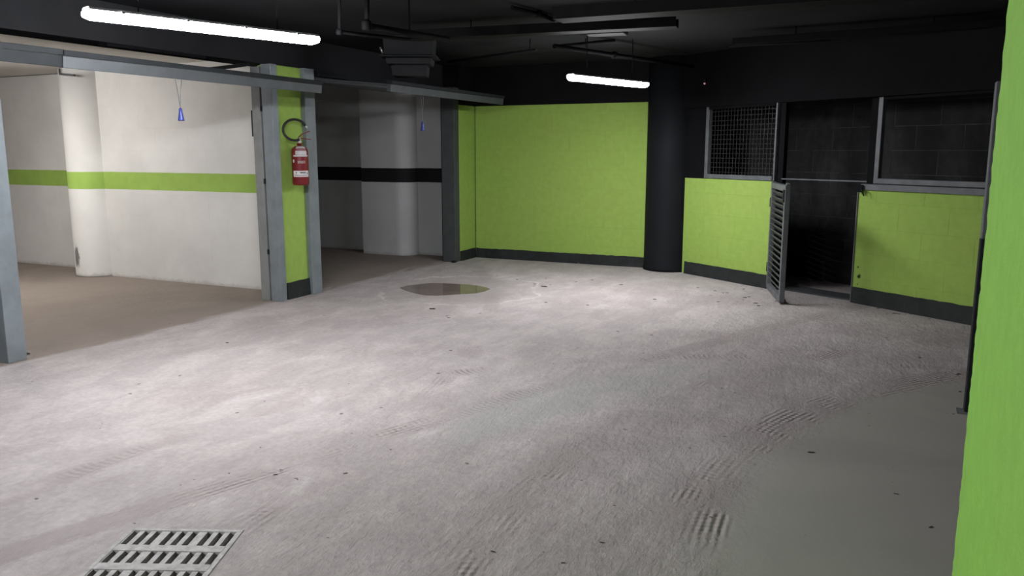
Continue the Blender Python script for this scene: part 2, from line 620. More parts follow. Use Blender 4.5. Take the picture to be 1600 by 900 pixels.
def plinth_strip(name, a, b, label, h=0.135):
    a, b = Vector((a[0], a[1], 0)), Vector((b[0], b[1], 0))
    L = (b - a).length
    n = max(4, int(L / 0.06))
    m = MB()
    rng = random.Random(name)
    prof = []
    for i in range(n + 1):
        hh = h + rng.uniform(-0.004, 0.004)
        x = L * i / n
        dp = 0.012 + rng.uniform(0, 0.004)
        prof.append([m.bm.verts.new(p) for p in ((x, 0.03, 0), (x, -dp - 0.006, 0), (x, -dp, hh * 0.5), (x, -dp + 0.003, hh), (x, 0.03, hh))])
    for p, q in zip(prof, prof[1:]):
        for k in range(4):
            m.bm.faces.new((p[k], q[k], q[k + 1], p[k + 1]))
        m.bm.faces.new((p[4], q[4], q[0], p[0]))
    m.bm.faces.new(prof[0]); m.bm.faces.new(prof[-1][::-1])
    o = m.build(name, 'plinth_paint')
    o.location = a
    o.rotation_euler = (0, 0, math.atan2(b.y - a.y, b.x - a.x))
    return struct(o, label, 'baseboard')


plinth_strip('baseboard_back', (-5.29, 10.16), (-2.2, 10.16), 'chipped dark grey plinth along the green back wall')
plinth_strip('baseboard_return', (-5.315, 9.71), (-5.315, 10.15), 'chipped dark plinth below the narrow green return wall')

# slanting store wall on the right: two low green panels with a doorway between
PZ = 1.17
block_wall('wall_right', C1 - cdir * 0.25, C2, 0, PZ, 0.14, 'green_paint', 'green_paint', 'low lime green wall panel between black column and louvred gate', shift=0.15)
block_wall('wall_right_near', C3, C4 + cdir * 0.15, 0, PZ - 0.05, 0.14, 'green_stained', 'green_stained', 'low lime green wall panel under the wide black window', shift=0.3)
plinth_strip('baseboard_right', C1 - cdir * 0.2, C2 - cdir * 0.01, 'dark grey plinth between black column and louvred gate', 0.15)
plinth_strip('baseboard_right_near', C3 + cdir * 0.01, C4 + cdir * 0.12, 'dark grey plinth below the wide black window', 0.16)
WT = 2.0
pc_ = (C1 + C4) / 2 + cback * 0.10
struct(MB().bar(C1 - cdir * 0.6 + cback * 0.10 + Vector((0, 0, (WT + CEIL) / 2)), C4 + cdir * 0.4 + cback * 0.10 + Vector((0, 0, (WT + CEIL) / 2)), 0.24, CEIL - WT).build('trim_1', 'black_paint'), 'deep black beam above the store openings', 'beam')
# store room behind
RB = 0.95
block_wall('wall_store', C1 - cdir * 0.9 + cback * RB, C4 + cdir * 1.6 + cback * RB, 0, CEIL, 0.2, 'sooty_block', 'sooty_joint', 'sooty black block wall inside the dark store room', joint=0.010, depth=0.003)
e0 = C1 - cdir * 0.55 + cback * 0.2
struct(MB().bar(e0 + Vector((0, 0, CEIL / 2)), e0 + cback * 0.76 + Vector((0, 0, CEIL / 2)), 0.15, CEIL).build('wall_store_end', 'sooty_block'), 'sooty end wall of the dark store room', 'wall')

# black round column at the corner
cc = at(1048, 424) + Vector((-math.sin(YAW), math.cos(YAW), 0)) * 0.22
cc.z = 0
m = MB().lathe([(0.315, 0), (0.312, 0.04), (0.305, 0.06), (0.302, 1.3), (0.302, CEIL)], cc, 40)
struct(m.build('column', 'column_black'), 'thick black round concrete column by the green back wall', 'column')

# garage box 1: white partition with a round column, recessed wall beyond
BC = 2.44
block_wall('wall_left', (-9.0, 6.74), (-5.70, 6.74), 0, BC, 0.2, 'white_green_band', 'white_green_band', 'white block partition with green stripe in the lit box', joint=0.002, depth=0.0008, shift=0.1)
block_wall('wall_left_recess', (-12.0, 7.05), (-9.0, 7.05), 0, BC, 0.2, 'white_green_band', 'white_green_band', 'set back white wall with green stripe left of the white column', joint=0.002, depth=0.0008)
c1 = Vector((-8.77, 6.84, 0))
struct(MB().lathe([(0.302, 0), (0.297, 0.02), (0.297, BC)], c1, 40).build('column', 'column_green_band'), 'white round column with green stripe in the lit box', 'column')
struct(MB().box((-9.35, 5.05, BC + 0.04), (7.4, 3.9, 0.08)).build('ceiling_box', 'ceiling_white'), 'white ceiling of the lit garage box', 'ceiling')
struct(MB().box((-8.9, 3.42, CEIL / 2), (6.3, 0.16, CEIL)).build('wall_box_near', 'wall_grey'), 'near side partition of the lit garage box', 'wall')
struct(MB().box((-12.3, 6.9, CEIL / 2), (0.2, 7.2, CEIL)).build('wall_box_back', 'ceiling_white'), 'rear wall of the garage boxes', 'wall')

# garage box 2
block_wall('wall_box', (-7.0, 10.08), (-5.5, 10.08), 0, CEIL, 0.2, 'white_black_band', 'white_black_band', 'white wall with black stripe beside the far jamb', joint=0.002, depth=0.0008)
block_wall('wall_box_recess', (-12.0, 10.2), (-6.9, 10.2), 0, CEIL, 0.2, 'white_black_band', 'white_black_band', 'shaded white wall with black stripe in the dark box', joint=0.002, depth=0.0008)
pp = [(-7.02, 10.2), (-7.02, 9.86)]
for k in range(9):
    a = R(-90 + 90 * k / 8)
    pp.append((-6.42 + 0.22 * math.cos(a), 10.06 + 0.22 * math.sin(a) - 0.0))
pp.append((-6.2, 10.2))
struct(MB().prism(pp, 0, CEIL).build('column', 'white_black_band'), 'white rounded pier with black stripe in the dark box', 'column')
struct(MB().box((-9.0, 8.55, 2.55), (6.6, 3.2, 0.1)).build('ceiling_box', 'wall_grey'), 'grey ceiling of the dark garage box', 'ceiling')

# lintel beam over the box fronts, pier between the boxes
LB = 2.32
struct(MB().box((-5.70, 6.2, (LB + CEIL) / 2), (0.30, 8.0, CEIL - LB)).build('trim_2', 'ceiling_dark'), 'dark lintel beam above the garage box openings', 'beam')
struct(MB().box((-5.62, 5.05, LB - 0.012), (0.10, 1.0, 0.024)).build('trim_3', 'black_paint'), 'short dark batten under the lintel of the lit box', 'trim')
pier = MB().box((-5.61, 6.56, LB / 2), (0.20, 0.44, LB)).bevel(0.008).build('wall_pier', 'green_paint')
struct(pier, 'narrow lime green pier between the two garage boxes', 'wall')
plinth_strip('baseboard_pier', (-5.505, 6.39), (-5.505, 6.74), 'black plinth at the foot of the narrow green pier', 0.17)
struct(MB().box((-5.70, 6.87, CEIL / 2), (0.18, 0.16, CEIL)).build('wall_pier_rear', 'white_green_band'), 'white wall end behind the narrow green pier', 'wall')
# fronts to the left of the picture, rear and right side
struct(MB().box((-5.85, -0.6, CEIL / 2), (0.2, 8.2, CEIL)).build('wall_front_left', 'wall_grey'), 'closed box fronts beside the camera', 'wall')
struct(MB().box((-3.5, -5.1, CEIL / 2), (19, 0.2, CEIL)).build('wall_rear', 'wall_grey'), 'rear wall of the driving lane', 'wall')
struct(MB().prism([(0.56, 5.16), (0.75, 5.16), (1.3, 8.4), (0.86, 8.0)], 0, CEIL).build('wall_right_side', 'black_paint'), 'dark side wall running from near jamb to store wall', 'wall')
struct(MB().box((2.6, 1.8, CEIL / 2), (0.2, 13.6, CEIL)).build('wall_right_far', 'wall_grey'), 'far side wall of the right hand box', 'wall')

# near green plastered pillar with a lumpy arris
X0, Y1 = 0.262, 2.775
bmm = bmesh.new()
NZ = 130
rng = random.Random(3)
sm = [rng.uniform(-1, 1) for _ in range(NZ + 3)]
yy = [0.0, 0.006, 0.014, 0.03, 0.08, 0.2, 0.5, 1.0, 1.6]
grid = []
for i in range(NZ + 1):
    z = CEIL * i / NZ
    w = (sm[i] + sm[i + 1] + sm[i + 2]) / 3 * 0.009 + 0.004 * math.sin(z * 9)
    if 1.72 < z < 2.02:
        w += 0.012 * math.sin((z - 1.72) / 0.30 * math.pi)
    row = []
    row.append(bmm.verts.new((0.75, Y1 - 0.02, z)))
    row.append(bmm.verts.new((X0 + 0.02, Y1 + w - 0.002, z)))
    row.append(bmm.verts.new((X0 + 0.006, Y1 + w - 0.003, z)))
    for k, y in enumerate(yy[1:]):
        row.append(bmm.verts.new((X0 + rng.uniform(-0.0015, 0.0015), Y1 - y + w * max(0, 1 - y / 0.06), z)))
    row.append(bmm.verts.new((0.75, Y1 - 1.6, z)))
    grid.append(row)
for p, q in zip(grid, grid[1:]):
    n = len(p)
    for k in range(n):
        bmm.faces.new((p[k], p[(k + 1) % n], q[(k + 1) % n], q[k])).smooth = (0 < k < n - 2)
bmm.faces.new(grid[0]); bmm.faces.new(grid[-1][::-1])
mb = MB(); mb.bm.free(); mb.bm = bmm
struct(mb.build('column', 'green_plaster'), 'near rough plastered lime green pillar at the right edge', 'column')

# ================================================================== steel box door frames and overhead doors
def jamb(parent, pts, z1, mat='jamb_steel', name='jamb'):
    return MB().prism(pts, 0, z1).bevel(0.003).build(name, mat, parent)


fr1 = empty('garage_door_frame', (-5.6, 5.0, 0))
tag(fr1, 'blue grey steel door frame round the lit garage box', 'door frame')


def chan(parent, x0, x1, y0, y1, z1, mat='jamb_steel', name='jamb'):
    o = MB().box(((x0 + x1) / 2 - parent.location.x, (y0 + y1) / 2 - parent.location.y, z1 / 2), (x1 - x0, y1 - y0, z1)).bevel(0.003).build(name, mat, parent)
    return o


# right jamb: wide face, dark gap, inner return flange
chan(fr1, -5.60, -5.475, 6.265, 6.355, LB)
chan(fr1, -5.626, -5.601, 6.31, 6.35, LB, 'black_rubber', 'guide_slot')
chan(fr1, -5.735, -5.627, 6.272, 6.335, LB - 0.02, 'flange_steel', 'return_flange')
chan(fr1, -5.75, -5.62, 3.56, 3.70, LB)
chan(fr1, -5.83, -5.755, 3.60, 3.64, LB, 'galvanised', 'return_flange')
for z in (0.5, 1.2, 1.9):
    MB().box((-0.01, 1.262, z), (0.02, 0.012, 0.05)).build('bracket', 'dark_steel', fr1)

fr2 = empty('garage_door_frame', (-5.45, 8.3, 0))
tag(fr2, 'grey steel door frame round the dark garage box', 'door frame')
chan(fr2, -5.57, -5.46, 6.74, 6.90, LB)
chan(fr2, -5.50, -5.31, 9.565, 9.70, LB, 'jamb_shaded')
chan(fr2, -5.53, -5.502, 9.60, 9.69, LB, 'dark_steel', 'guide_slot')
MB().box((-0.06, 0.0, LB - 0.03), (0.09, 2.58, 0.06)).build('head_channel', 'dark_steel', fr2)
MB().box((0.135, 1.235, 0.012), (0.05, 0.06, 0.024)).build('foot_plate', 'dark_steel', fr2)


CORD1, CORD2 = 4.57, 7.55


def overhead(label, xf, y0, y1, zf, depth, slope, cord_y, cord_len, mat_panel):
    """tilted-up door: front (lower) rail at xf towards the lane, panel running back into the box"""
    o = empty('overhead_door', (xf, (y0 + y1) / 2, zf))
    tag(o, label, 'garage door')
    hw = (y1 - y0) / 2
    a = math.atan(slope)
    rot = Matrix.Rotation(a, 3, 'Y')          # rises towards -x
    def P(s, y, n=0.0):
        return rot @ Vector((-s, y, n))
    def slab(s0, s1, ya, yb, n0, n1, name, mat, parent):
        c = P((s0 + s1) / 2, (ya + yb) / 2, (n0 + n1) / 2)
        return MB().box(c, (abs(s1 - s0), abs(yb - ya), abs(n1 - n0)), rot).bevel(0.003).build(name, mat, parent)
    slab(0.0, 0.045, -hw, hw, 0, 0.075, 'bottom_rail', 'galvanised', o)
    slab(-0.012, 0.05, -hw, hw, 0.076, 0.112, 'rubber_seal', 'dark_steel', o)
    n = 8
    for i in range(n):
        ya = -hw + 2 * hw * i / n
        slab(0.046, depth, ya + 0.003, ya + 2 * hw / n - 0.003, 0.035, 0.055, 'panel', mat_panel, o)
    for s in (-1, 1):
        slab(0.046, depth, s * hw, s * (hw - 0.04), 0.056, 0.075, 'side_rail', 'galvanised', o)
    slab(depth - 0.04, depth, -hw + 0.045, hw - 0.045, 0.056, 0.075, 'top_rail', 'galvanised', o)
    cy = cord_y - (y0 + y1) / 2
    c = MB()
    c.tube([(-0.02, cy - 0.03, 0), (-0.02, cy - 0.012, -cord_len * 0.5), (-0.02, cy, -cord_len)], 0.003, 6)
    c.tube([(-0.02, cy + 0.03, 0), (-0.02, cy + 0.010, -cord_len * 0.5), (-0.02, cy, -cord_len)], 0.0035, 6)
    c = c.build('pull_cord', 'cord', o)
    c['label'] = 'thin doubled pull cord'
    h = MB().lathe([(0.006, 0.0), (0.012, -0.01), (0.015, -0.04), (0.023, -0.088), (0.023, -0.095)], (-0.02, cy, -cord_len + 0.004), 14).build('pull_handle', 'blue_plastic', c)
    h['label'] = 'blue cone pull handle'
    return o


d1 = overhead('tilted up steel door over the lit box, long grey rail edge', -4.85, 3.62, 6.23, 2.02, 1.85, 0.118, CORD1, 0.21, 'galvanised')
d2 = overhead('tilted up steel door over the dark box near the fire extinguisher', -4.55, 6.92, 9.49, 2.07, 1.9, 0.10, CORD2, 0.27, 'galvanised')
d0 = overhead('tilted up steel door with painted-in shade at the left edge next to the lit box', -4.83, 1.0, 3.60, 2.02, 1.0, 0.118, 2.2, 0.21, 'dark_steel')
for ch in d0.children:  # shadow on this neighbouring door put into its dark colour
    if ch.name.startswith('bottom_rail') or ch.name.startswith('side_rail'):
        ch.data.materials[0] = M['dark_steel']
# lift arms of the doors
o1 = d1.location
MB().bar(Vector((-4.86, 4.85, 2.115)) - o1, Vector((-5.58, 6.09, 2.30)) - o1, 0.016, 0.03).build('lift_arm', 'dark_steel', d1)

# near steel jamb on the right, dark lower guard
nj = at(1507, 646)
njo = empty('steel_jamb', (nj.x, nj.y, 0))
tag(njo, 'slim grey steel jamb with dark lower half beside near green pillar', 'jamb')
MB().box((0.045, 0.05, 1.44), (0.09, 0.08, 0.86)).bevel(0.004).build('upper_post', 'frame_steel', njo)
MB().box((0.045, 0.05, 0.505), (0.094, 0.09, 1.01)).bevel(0.004).build('lower_guard', 'dark_steel', njo)
MB().box((0.02, 0.03, 0.004), (0.12, 0.10, 0.008)).build('foot_plate', 'frame_steel', njo)


# ================================================================== store fronts: windows, posts, louvred gate
def window(name, a, b, z0, z1, label, bars_v, bars_h, fw=0.05):
    o = empty(name, (a.x, a.y, 0))
    o.rotation_euler = (0, 0, math.atan2(b.y - a.y, b.x - a.x))
    tag(o, label, 'window', kind='structure')
    L = (b - a).length
    def fr(c, s, nm='frame_rail', mat='frame_steel'):
        return MB().box(c, s).bevel(0.003).build(nm, mat, o)
    fr((fw / 2, 0.03, (z0 + z1) / 2), (fw, 0.05, z1 - z0), 'frame_stile')
    fr((L - 0.012, 0.03, (z0 + z1) / 2), (0.024, 0.05, z1 - z0), 'frame_stile')
    fr((L / 2, 0.03, z0 + fw / 2), (L - 2 * fw + 0.03, 0.05, fw))
    fr((L / 2, 0.03, z1 - 0.015), (L - 2 * fw + 0.03, 0.05, 0.03), mat='black_paint')
    wm = 'wire_grey'
    mv = MB().box((0, 0, 0), (0.006, 0.006, z1 - z0 - 0.06)).mesh('mesh_wire')
    mv.materials.append(M[wm])
    for i in range(bars_v):
        w = bpy.data.objects.new('mesh_wire', mv); COL.objects.link(w); w.parent = o
        w.location = (fw + (L - fw - 0.02) * (i + 0.5) / bars_v, 0.035, (z0 + z1) / 2)
    mh = MB().box((0, 0, 0), (L - fw, 0.005, 0.005)).mesh('mesh_wire')
    mh.materials.append(M[wm])
    for i in range(bars_h):
        w = bpy.data.objects.new('mesh_wire', mh); COL.objects.link(w); w.parent = o
        w.location = (L / 2, 0.041, z0 + fw + (z1 - z0 - fw - 0.03) * (i + 0.5) / bars_h)
    return o


window('window_1', C1 + cdir * 0.06, C2 + cdir * 0.0, PZ + 0.005, WT, 'steel framed opening with wire grid next to black column', 20, 14)
window('window_2', C3 + cdir * 0.14, C4 + cdir * 0.13, PZ + 0.015, WT, 'wide steel framed black opening above the near green panel', 0, 0)
ldg = MB().bar(C3 + cdir * 0.03 + cback * 0.03 + Vector((0, 0, PZ - 0.020)), C4 + cdir * 0.13 + cback * 0.03 + Vector((0, 0, PZ - 0.020)), 0.10, 0.058).bevel(0.003).build('trim_4', 'frame_steel')
struct(ldg, 'grey steel sill below the wide black opening', 'sill')
for nm, base, lab in (('trim_5', C2 + cdir * 0.04, 'black upright post beside the wire grid opening'), ('trim_6', C3 + cdir * 0.085, 'black upright post between doorway and wide opening')):
    struct(MB().bar(base + cback * 0.07 + Vector((0, 0, PZ - 0.02)), base + cback * 0.07 + Vector((0, 0, WT)), 0.055, 0.08, up=cdir).build(nm, 'black_paint'), lab, 'post')
struct(MB().bar(C1 - cdir * 0.12 + cback * 0.07 + Vector((0, 0, PZ)), C1 - cdir * 0.12 + cback * 0.07 + Vector((0, 0, WT)), 0.35, 0.10, up=cback).build('trim_11', 'black_paint'), 'black infill between round column and wire grid opening', 'post')
tr = MB().bar(C2 + cdir * 0.07 + cback * 0.05 + Vector((0, 0, PZ + 0.03)), C3 + cdir * 0.05 + cback * 0.05 + Vector((0, 0, PZ + 0.03)), 0.03, 0.012).build('trim_7', 'frame_steel')
struct(tr, 'thin steel rail across the top of the dark doorway', 'rail')
for nm, base, lab in (('trim_8', C2 + cdir * 0.006, 'grey steel edge strip at the hinge side of the doorway'), ('trim_9', C3 - cdir * 0.006, 'worn grey edge strip at the right side of the doorway')):
    struct(MB().bar(base + cback * 0.06 + Vector((0, 0, 0)), base + cback * 0.06 + Vector((0, 0, PZ - 0.055)), 0.011, 0.14, up=cback).build(nm, 'frame_steel'), lab, 'trim')
struct(MB().bar(C2 + cback * 0.20 + cdir * 0.02 + Vector((0, 0, 0.008)), C3 + cback * 0.20 - cdir * 0.02 + Vector((0, 0, 0.008)), 0.28, 0.016).build('trim_10', 'duct_grey'), 'low grey threshold slab in the dark doorway', 'threshold')
# latch on the doorway post
lt = MB()
q = C3 + cdir * 0.03 + cnor * 0.035 + Vector((0, 0, PZ - 0.035))
lt.box(q, (0.05, 0.05, 0.07)).tube([q + Vector((0, 0, 0.02)), q + cdir * 0.05 + cnor * 0.03 - Vector((0, 0, 0.02)), q + cdir * 0.07 + cnor * 0.03 - Vector((0, 0, 0.07))], 0.006, 8)
tag(lt.build('gate_latch', 'dark_steel'), 'dark bent hook latch at the right of the doorway', 'latch')

hinge = C2 + cdir * 0.03 + cnor * 0.03
free = at(1221, 476)
gdir = (free - hinge); gdir.z = 0
GL = gdir.length
gate = empty('louvred_gate', hinge, math.atan2(gdir.y, gdir.x))
tag(gate, 'half height grey louvred metal gate standing open at the doorway', 'gate')
GHH = 1.165
TH = 0.05
for x in (0.025, GL - 0.03):
    MB().box((x, 0, GHH / 2 + 0.012), (0.05 if x < 0.1 else 0.06, TH, GHH - 0.012)).bevel(0.004).build('stile', 'frame_steel', gate)
for z in (0.045, GHH - 0.03):
    MB().box((GL / 2, 0, z), (GL - 0.112, TH, 0.06)).bevel(0.004).build('rail', 'frame_steel', gate)
NS = 17
sl = MB().box((0, 0, 0), (GL - 0.114, 0.012, 0.062), Matrix.Rotation(R(42), 3, 'X')).mesh('slat')
sl.materials.append(M['duct_grey'])
for i in range(NS):
    s = bpy.data.objects.new('slat', sl); COL.objects.link(s); s.parent = gate
    s.location = (GL / 2 - 0.002, 0, 0.10 + (GHH - 0.18) * (i + 0.5) / NS)
for z in (0.25, 0.95):
    MB().tube([(-0.005, -0.02, z - 0.05), (-0.005, -0.02, z + 0.05)], 0.012, 10).build('hinge', 'dark_steel', gate)
lb = MB().box((GL - 0.03, -0.032, GHH - 0.10), (0.04, 0.014, 0.12)).bevel(0.003).build('lock_plate', 'dark_steel', gate)
MB().bar((GL - 0.04, 0, GHH + 0.02), (GL + 0.02, 0, GHH + 0.012), 0.03, 0.012).build('latch_tongue', 'frame_steel', gate)

# ================================================================== fluorescent lamps
def lamp(a, b, z, label, glow_mat, hang, group=None):
    a, b = Vector((a[0], a[1], z)), Vector((b[0], b[1], z))
    L = (b - a).length
    c = (a + b) / 2
    o = empty('fluorescent_lamp', c, math.atan2(b.y - a.y, b.x - a.x))
    tag(o, label, 'lamp', group)
    def sect(prof, x0, x1, name, mat, taper=1.0):
        m = MB()
        r = []
        for x, k in ((x0, taper), (x0 + 0.03, 1), (x1 - 0.03, 1), (x1, taper)):
            r.append([m.bm.verts.new((x, y * k, zz * k + (0 if k == 1 else 0.0))) for y, zz in prof])
        n = len(prof)
        for p, q in zip(r, r[1:]):
            for i in range(n):
                m.bm.faces.new((p[i], p[(i + 1) % n], q[(i + 1) % n], q[i]))
        m.bm.faces.new(r[0]); m.bm.faces.new(r[-1][::-1])
        return m.build(name, mat, o)
    dif = [(-0.052, 0.010), (-0.060, 0.0), (-0.058, -0.016), (-0.044, -0.029), (-0.018, -0.035), (0.018, -0.035), (0.044, -0.029), (0.058, -0.016), (0.060, 0.0), (0.052, 0.010)]
    hou = [(-0.053, 0.011), (0.053, 0.011), (0.046, 0.022), (0.03, 0.028), (-0.03, 0.028), (-0.046, 0.022)]
    sect(dif, -L / 2 + 0.005, L / 2 - 0.005, 'diffuser', glow_mat, 0.72)
    sect(hou, -L / 2 + 0.012, L / 2 - 0.012, 'housing', 'housing_white', 1.0)
    cl = MB().box((0, 0, 0), (0.018, 0.004, 0.014)).mesh('clip')
    cl.materials.append(M['clip_steel'])
    for i in range(4):
        for s in (-1, 1):
            k = bpy.data.objects.new('clip', cl); COL.objects.link(k); k.parent = o
            k.location = (-L / 2 + L * (i + 0.5) / 4, s * 0.0625, 0.010)
    for s in (-1, 1):
        h = hang - z
        if h > 0.08:
            MB().tube([(s * L * 0.3, 0, 0.03), (s * L * 0.3, 0, h)], 0.004, 6).build('hanger_wire', 'pipe_dark', o)
        else:
            MB().box((s * L * 0.3, 0, 0.04 + (h - 0.04) / 2), (0.05, 0.05, h - 0.04)).build('mount_bracket', 'clip_steel', o)
    return o


def camxy(x, y):
    return (x * math.cos(YAW) - y * math.sin(YAW), x * math.sin(YAW) + y * math.cos(YAW))


lamp(camxy(-2.20, 4.335), camxy(-1.25, 5.375), 2.20, 'long glowing fluorescent lamp hanging in front of the lit box', 'tube_near', CEIL, 'fluorescent ceiling lamps')
lamp(camxy(0.545, 7.84), camxy(1.41, 8.77), 2.185, 'glowing fluorescent lamp hanging before the green back wall', 'tube_far', CEIL, 'fluorescent ceiling lamps')
lamp((-3.45, -2.1), (-3.85, -0.95), 2.16, 'added unseen fluorescent lamp behind the camera', 'tube_rear_added', CEIL, 'fluorescent ceiling lamps')  # unseen extra lamp, added to brighten the near pillar and white wall
lamp((-7.75, 4.85), (-9.0, 4.95), 2.36, 'fluorescent lamp on the ceiling inside the lit box', 'tube_warm', BC, 'fluorescent ceiling lamps')

# ================================================================== fire extinguisher on the pier
ex = empty('fire_extinguisher', (-5.395, 6.545, 1.155))
tag(ex, 'red fire extinguisher with black hose on the narrow green pier', 'fire extinguisher')
rr = 0.082
prof = [(0.055, 0.0), (0.075, 0.004), (rr, 0.02), (rr, 0.33)]
for k in range(1, 7):
    a = R(90 * k / 6)
    prof.append((0.024 + (rr - 0.024) * math.cos(a), 0.33 + 0.06 * math.sin(a)))
prof += [(0.022, 0.415)]
MB().lathe(prof, seg=28).build('cylinder', 'red_paint', ex)
MB().lathe([(0.02, 0.413), (0.024, 0.42), (0.024, 0.44), (0.016, 0.45), (0.016, 0.475)], seg=14).build('valve', 'clip_steel', ex)


def decal(name, mat, z0, z1, a0, a1, parent, r=rr + 0.0012, curve=0.0):
    m = MB()
    n = 14
    lo, hi = [], []
    for k in range(n + 1):
        a = a0 + (a1 - a0) * k / n
        for lst, z in ((lo, z0), (hi, z1)):
            lst.append(m.bm.verts.new((r * math.cos(a), r * math.sin(a), z)))
    for k in range(n):
        m.bm.faces.new((lo[k], lo[k + 1], hi[k + 1], hi[k])).smooth = True
    o = m.build(name, mat, parent)
    return o


vis = math.atan2(-6.545, 5.395)             # bearing from the pier back to the camera
lb1 = decal('label_band', 'label_white', 0.085, 0.145, vis - 0.95, vis + 1.15, ex)
decal('instruction_label', 'label_grey', 0.285, 0.30, vis - 0.85, vis + 1.1, ex)
m = MB()
n = 12
for i in range(n):
    for (s0, s1) in ((0, 1), (1, 2), (2, 3)):
        pass
rows = []
for j in range(5):
    zz, rad = [(0.30, rr + .0015), (0.33, rr + .0015), (0.352, 0.0765), (0.372, 0.066), (0.383, 0.05)][j]
    rows.append([m.bm.verts.new((rad * math.cos(vis - 0.55 + 1.45 * k / n), rad * math.sin(vis - 0.55 + 1.45 * k / n), zz + 0.002)) for k in range(n + 1)])
for p, q in zip(rows, rows[1:]):
    for k in range(n):
        m.bm.faces.new((p[k], p[k + 1], q[k + 1], q[k])).smooth = True
m.build('paper_tag', 'label_grey', ex)


# print on the cylinder, bent round it: small white capitals and black print with a flame triangle
def strokes(name, mat, items, parent, r):
    m = MB()
    for (a0, z0, a1, z1) in items:
        vs = [m.bm.verts.new((r * math.cos(a), r * math.sin(a), z)) for a, z in ((a0, z0), (a1, z0), (a1, z1), (a0, z1))]
        m.bm.faces.new(vs)
    return m.build(name, mat, parent)


it = []
a = vis - 0.28
for g in ('U', 'N', 'I', 'D', 'E', 'R'):
    w = 0.13
    zb, zt = 0.218, 0.243
    it.append((a, zb, a + 0.035, zt))
    if g in 'UNDR':
        it.append((a + 0.09, zb, a + 0.125, zt))
    if g in 'UDE':
        it.append((a + 0.03, zb, a + 0.1, zb + 0.005))
    if g in 'NDER':
        it.append((a + 0.03, zt - 0.005, a + 0.1, zt))
    if g in 'ER':
        it.append((a + 0.03, 0.229, a + 0.1, 0.233))
    a += 0.165 if g != 'I' else 0.075
strokes('white_print', 'label_grey', it, ex, rr + 0.0014)
it = []
rng = random.Random(5)
a = vis - 0.55
while a < vis + 0.75:
    w = rng.uniform(0.05, 0.13)
    if rng.random() < 0.8:
        it.append((a, 0.119, a + w, 0.135))
    a += w + 0.05
a = vis - 0.7
while a < vis + 0.9:
    w = rng.uniform(0.08, 0.2)
    it.append((a, 0.098, a + w, 0.103))
    a += w + 0.03
tri = strokes('black_print', 'black_rubber', it, lb1, rr + 0.0022)
m = MB()
r2 = rr + 0.0022
vs = [m.bm.verts.new((r2 * math.cos(q), r2 * math.sin(q), z)) for q, z in ((vis + 0.80, 0.112), (vis + 1.0, 0.112), (vis + 0.9, 0.138))]
m.bm.faces.new(vs)
m.build('flame_mark', 'black_rubber', lb1)
decal('gauge_sticker', 'label_white', 0.225, 0.255, vis - 0.98, vis - 0.72, ex, rr + 0.0013)
# levers point to the right as seen from the lane (+y), hose loops up to the left and back
U = Vector((0.55, 0.835, 0))
def ez(u, z, n=0.0):
    return U * u + Vector((0.835, -0.55, 0)) * n + Vector((0, 0, z))
lv = MB()
lv.bar(ez(0, 0.468), ez(0.12, 0.452), 0.018, 0.008)
lv.build('carry_handle', 'red_paint', ex)
lv = MB()
lv.bar(ez(-0.005, 0.475), ez(0.03, 0.505), 0.018, 0.008)
lv.bar(ez(0.03, 0.505), ez(0.11, 0.535), 0.018, 0.008)
lv.build('squeeze_lever', 'red_paint', ex)
pts = []
for k in range(27):
    a = R(-70 - 265 * k / 26)
    pts.append(ez(-0.045 + 0.118 * math.cos(a), 0.545 + 0.102 * math.sin(a), 0.02))
hs = MB().tube(pts, 0.0125, 10).build('hose', 'black_rubber', ex)
e = Vector(pts[-1]); e0_ = Vector(pts[-2]); dd_ = (e - e0_).normalized()
MB().tube([e, e + dd_ * 0.03], 0.011, 10).build('nozzle', 'clip_steel', hs)
MB().tube([(0.0, 0, 0.445), Vector(pts[0])], 0.011, 8).build('hose_fitting', 'clip_steel', ex)
MB().box((-0.09, 0.03, 0.33), (0.03, 0.03, 0.08)).build('wall_bracket', 'dark_steel', ex)

# ================================================================== drain grate
gr = empty('drain_grate', g0, math.atan2(gu.y, gu.x))
tag(gr, 'square slotted iron drain grate set in the dusty floor', 'drain')
T = 0.03
fz = -T / 2 + 0.004
bw = 0.020
MB().box((GW / 2, -bw / 2, fz), (GW, bw, T)).bevel(0.002).build('rim', 'iron_dusty', gr)
MB().box((GW / 2, -GH + bw / 2, fz), (GW, bw, T)).bevel(0.002).build('rim', 'iron_dusty', gr)
for x in (bw / 2, GW - bw / 2):
    MB().box((x, -GH / 2, fz), (bw, GH - 2 * bw, T)).bevel(0.002).build('rim', 'iron_dusty', gr)
NR = 3
rowp = (GH - 2 * bw) / NR
rib = 0.045
for i in range(1, NR):
    MB().box((GW / 2, -bw - rowp * i, fz), (GW - 2 * bw, rib, T)).build('cross_rib', 'iron_dusty', gr)
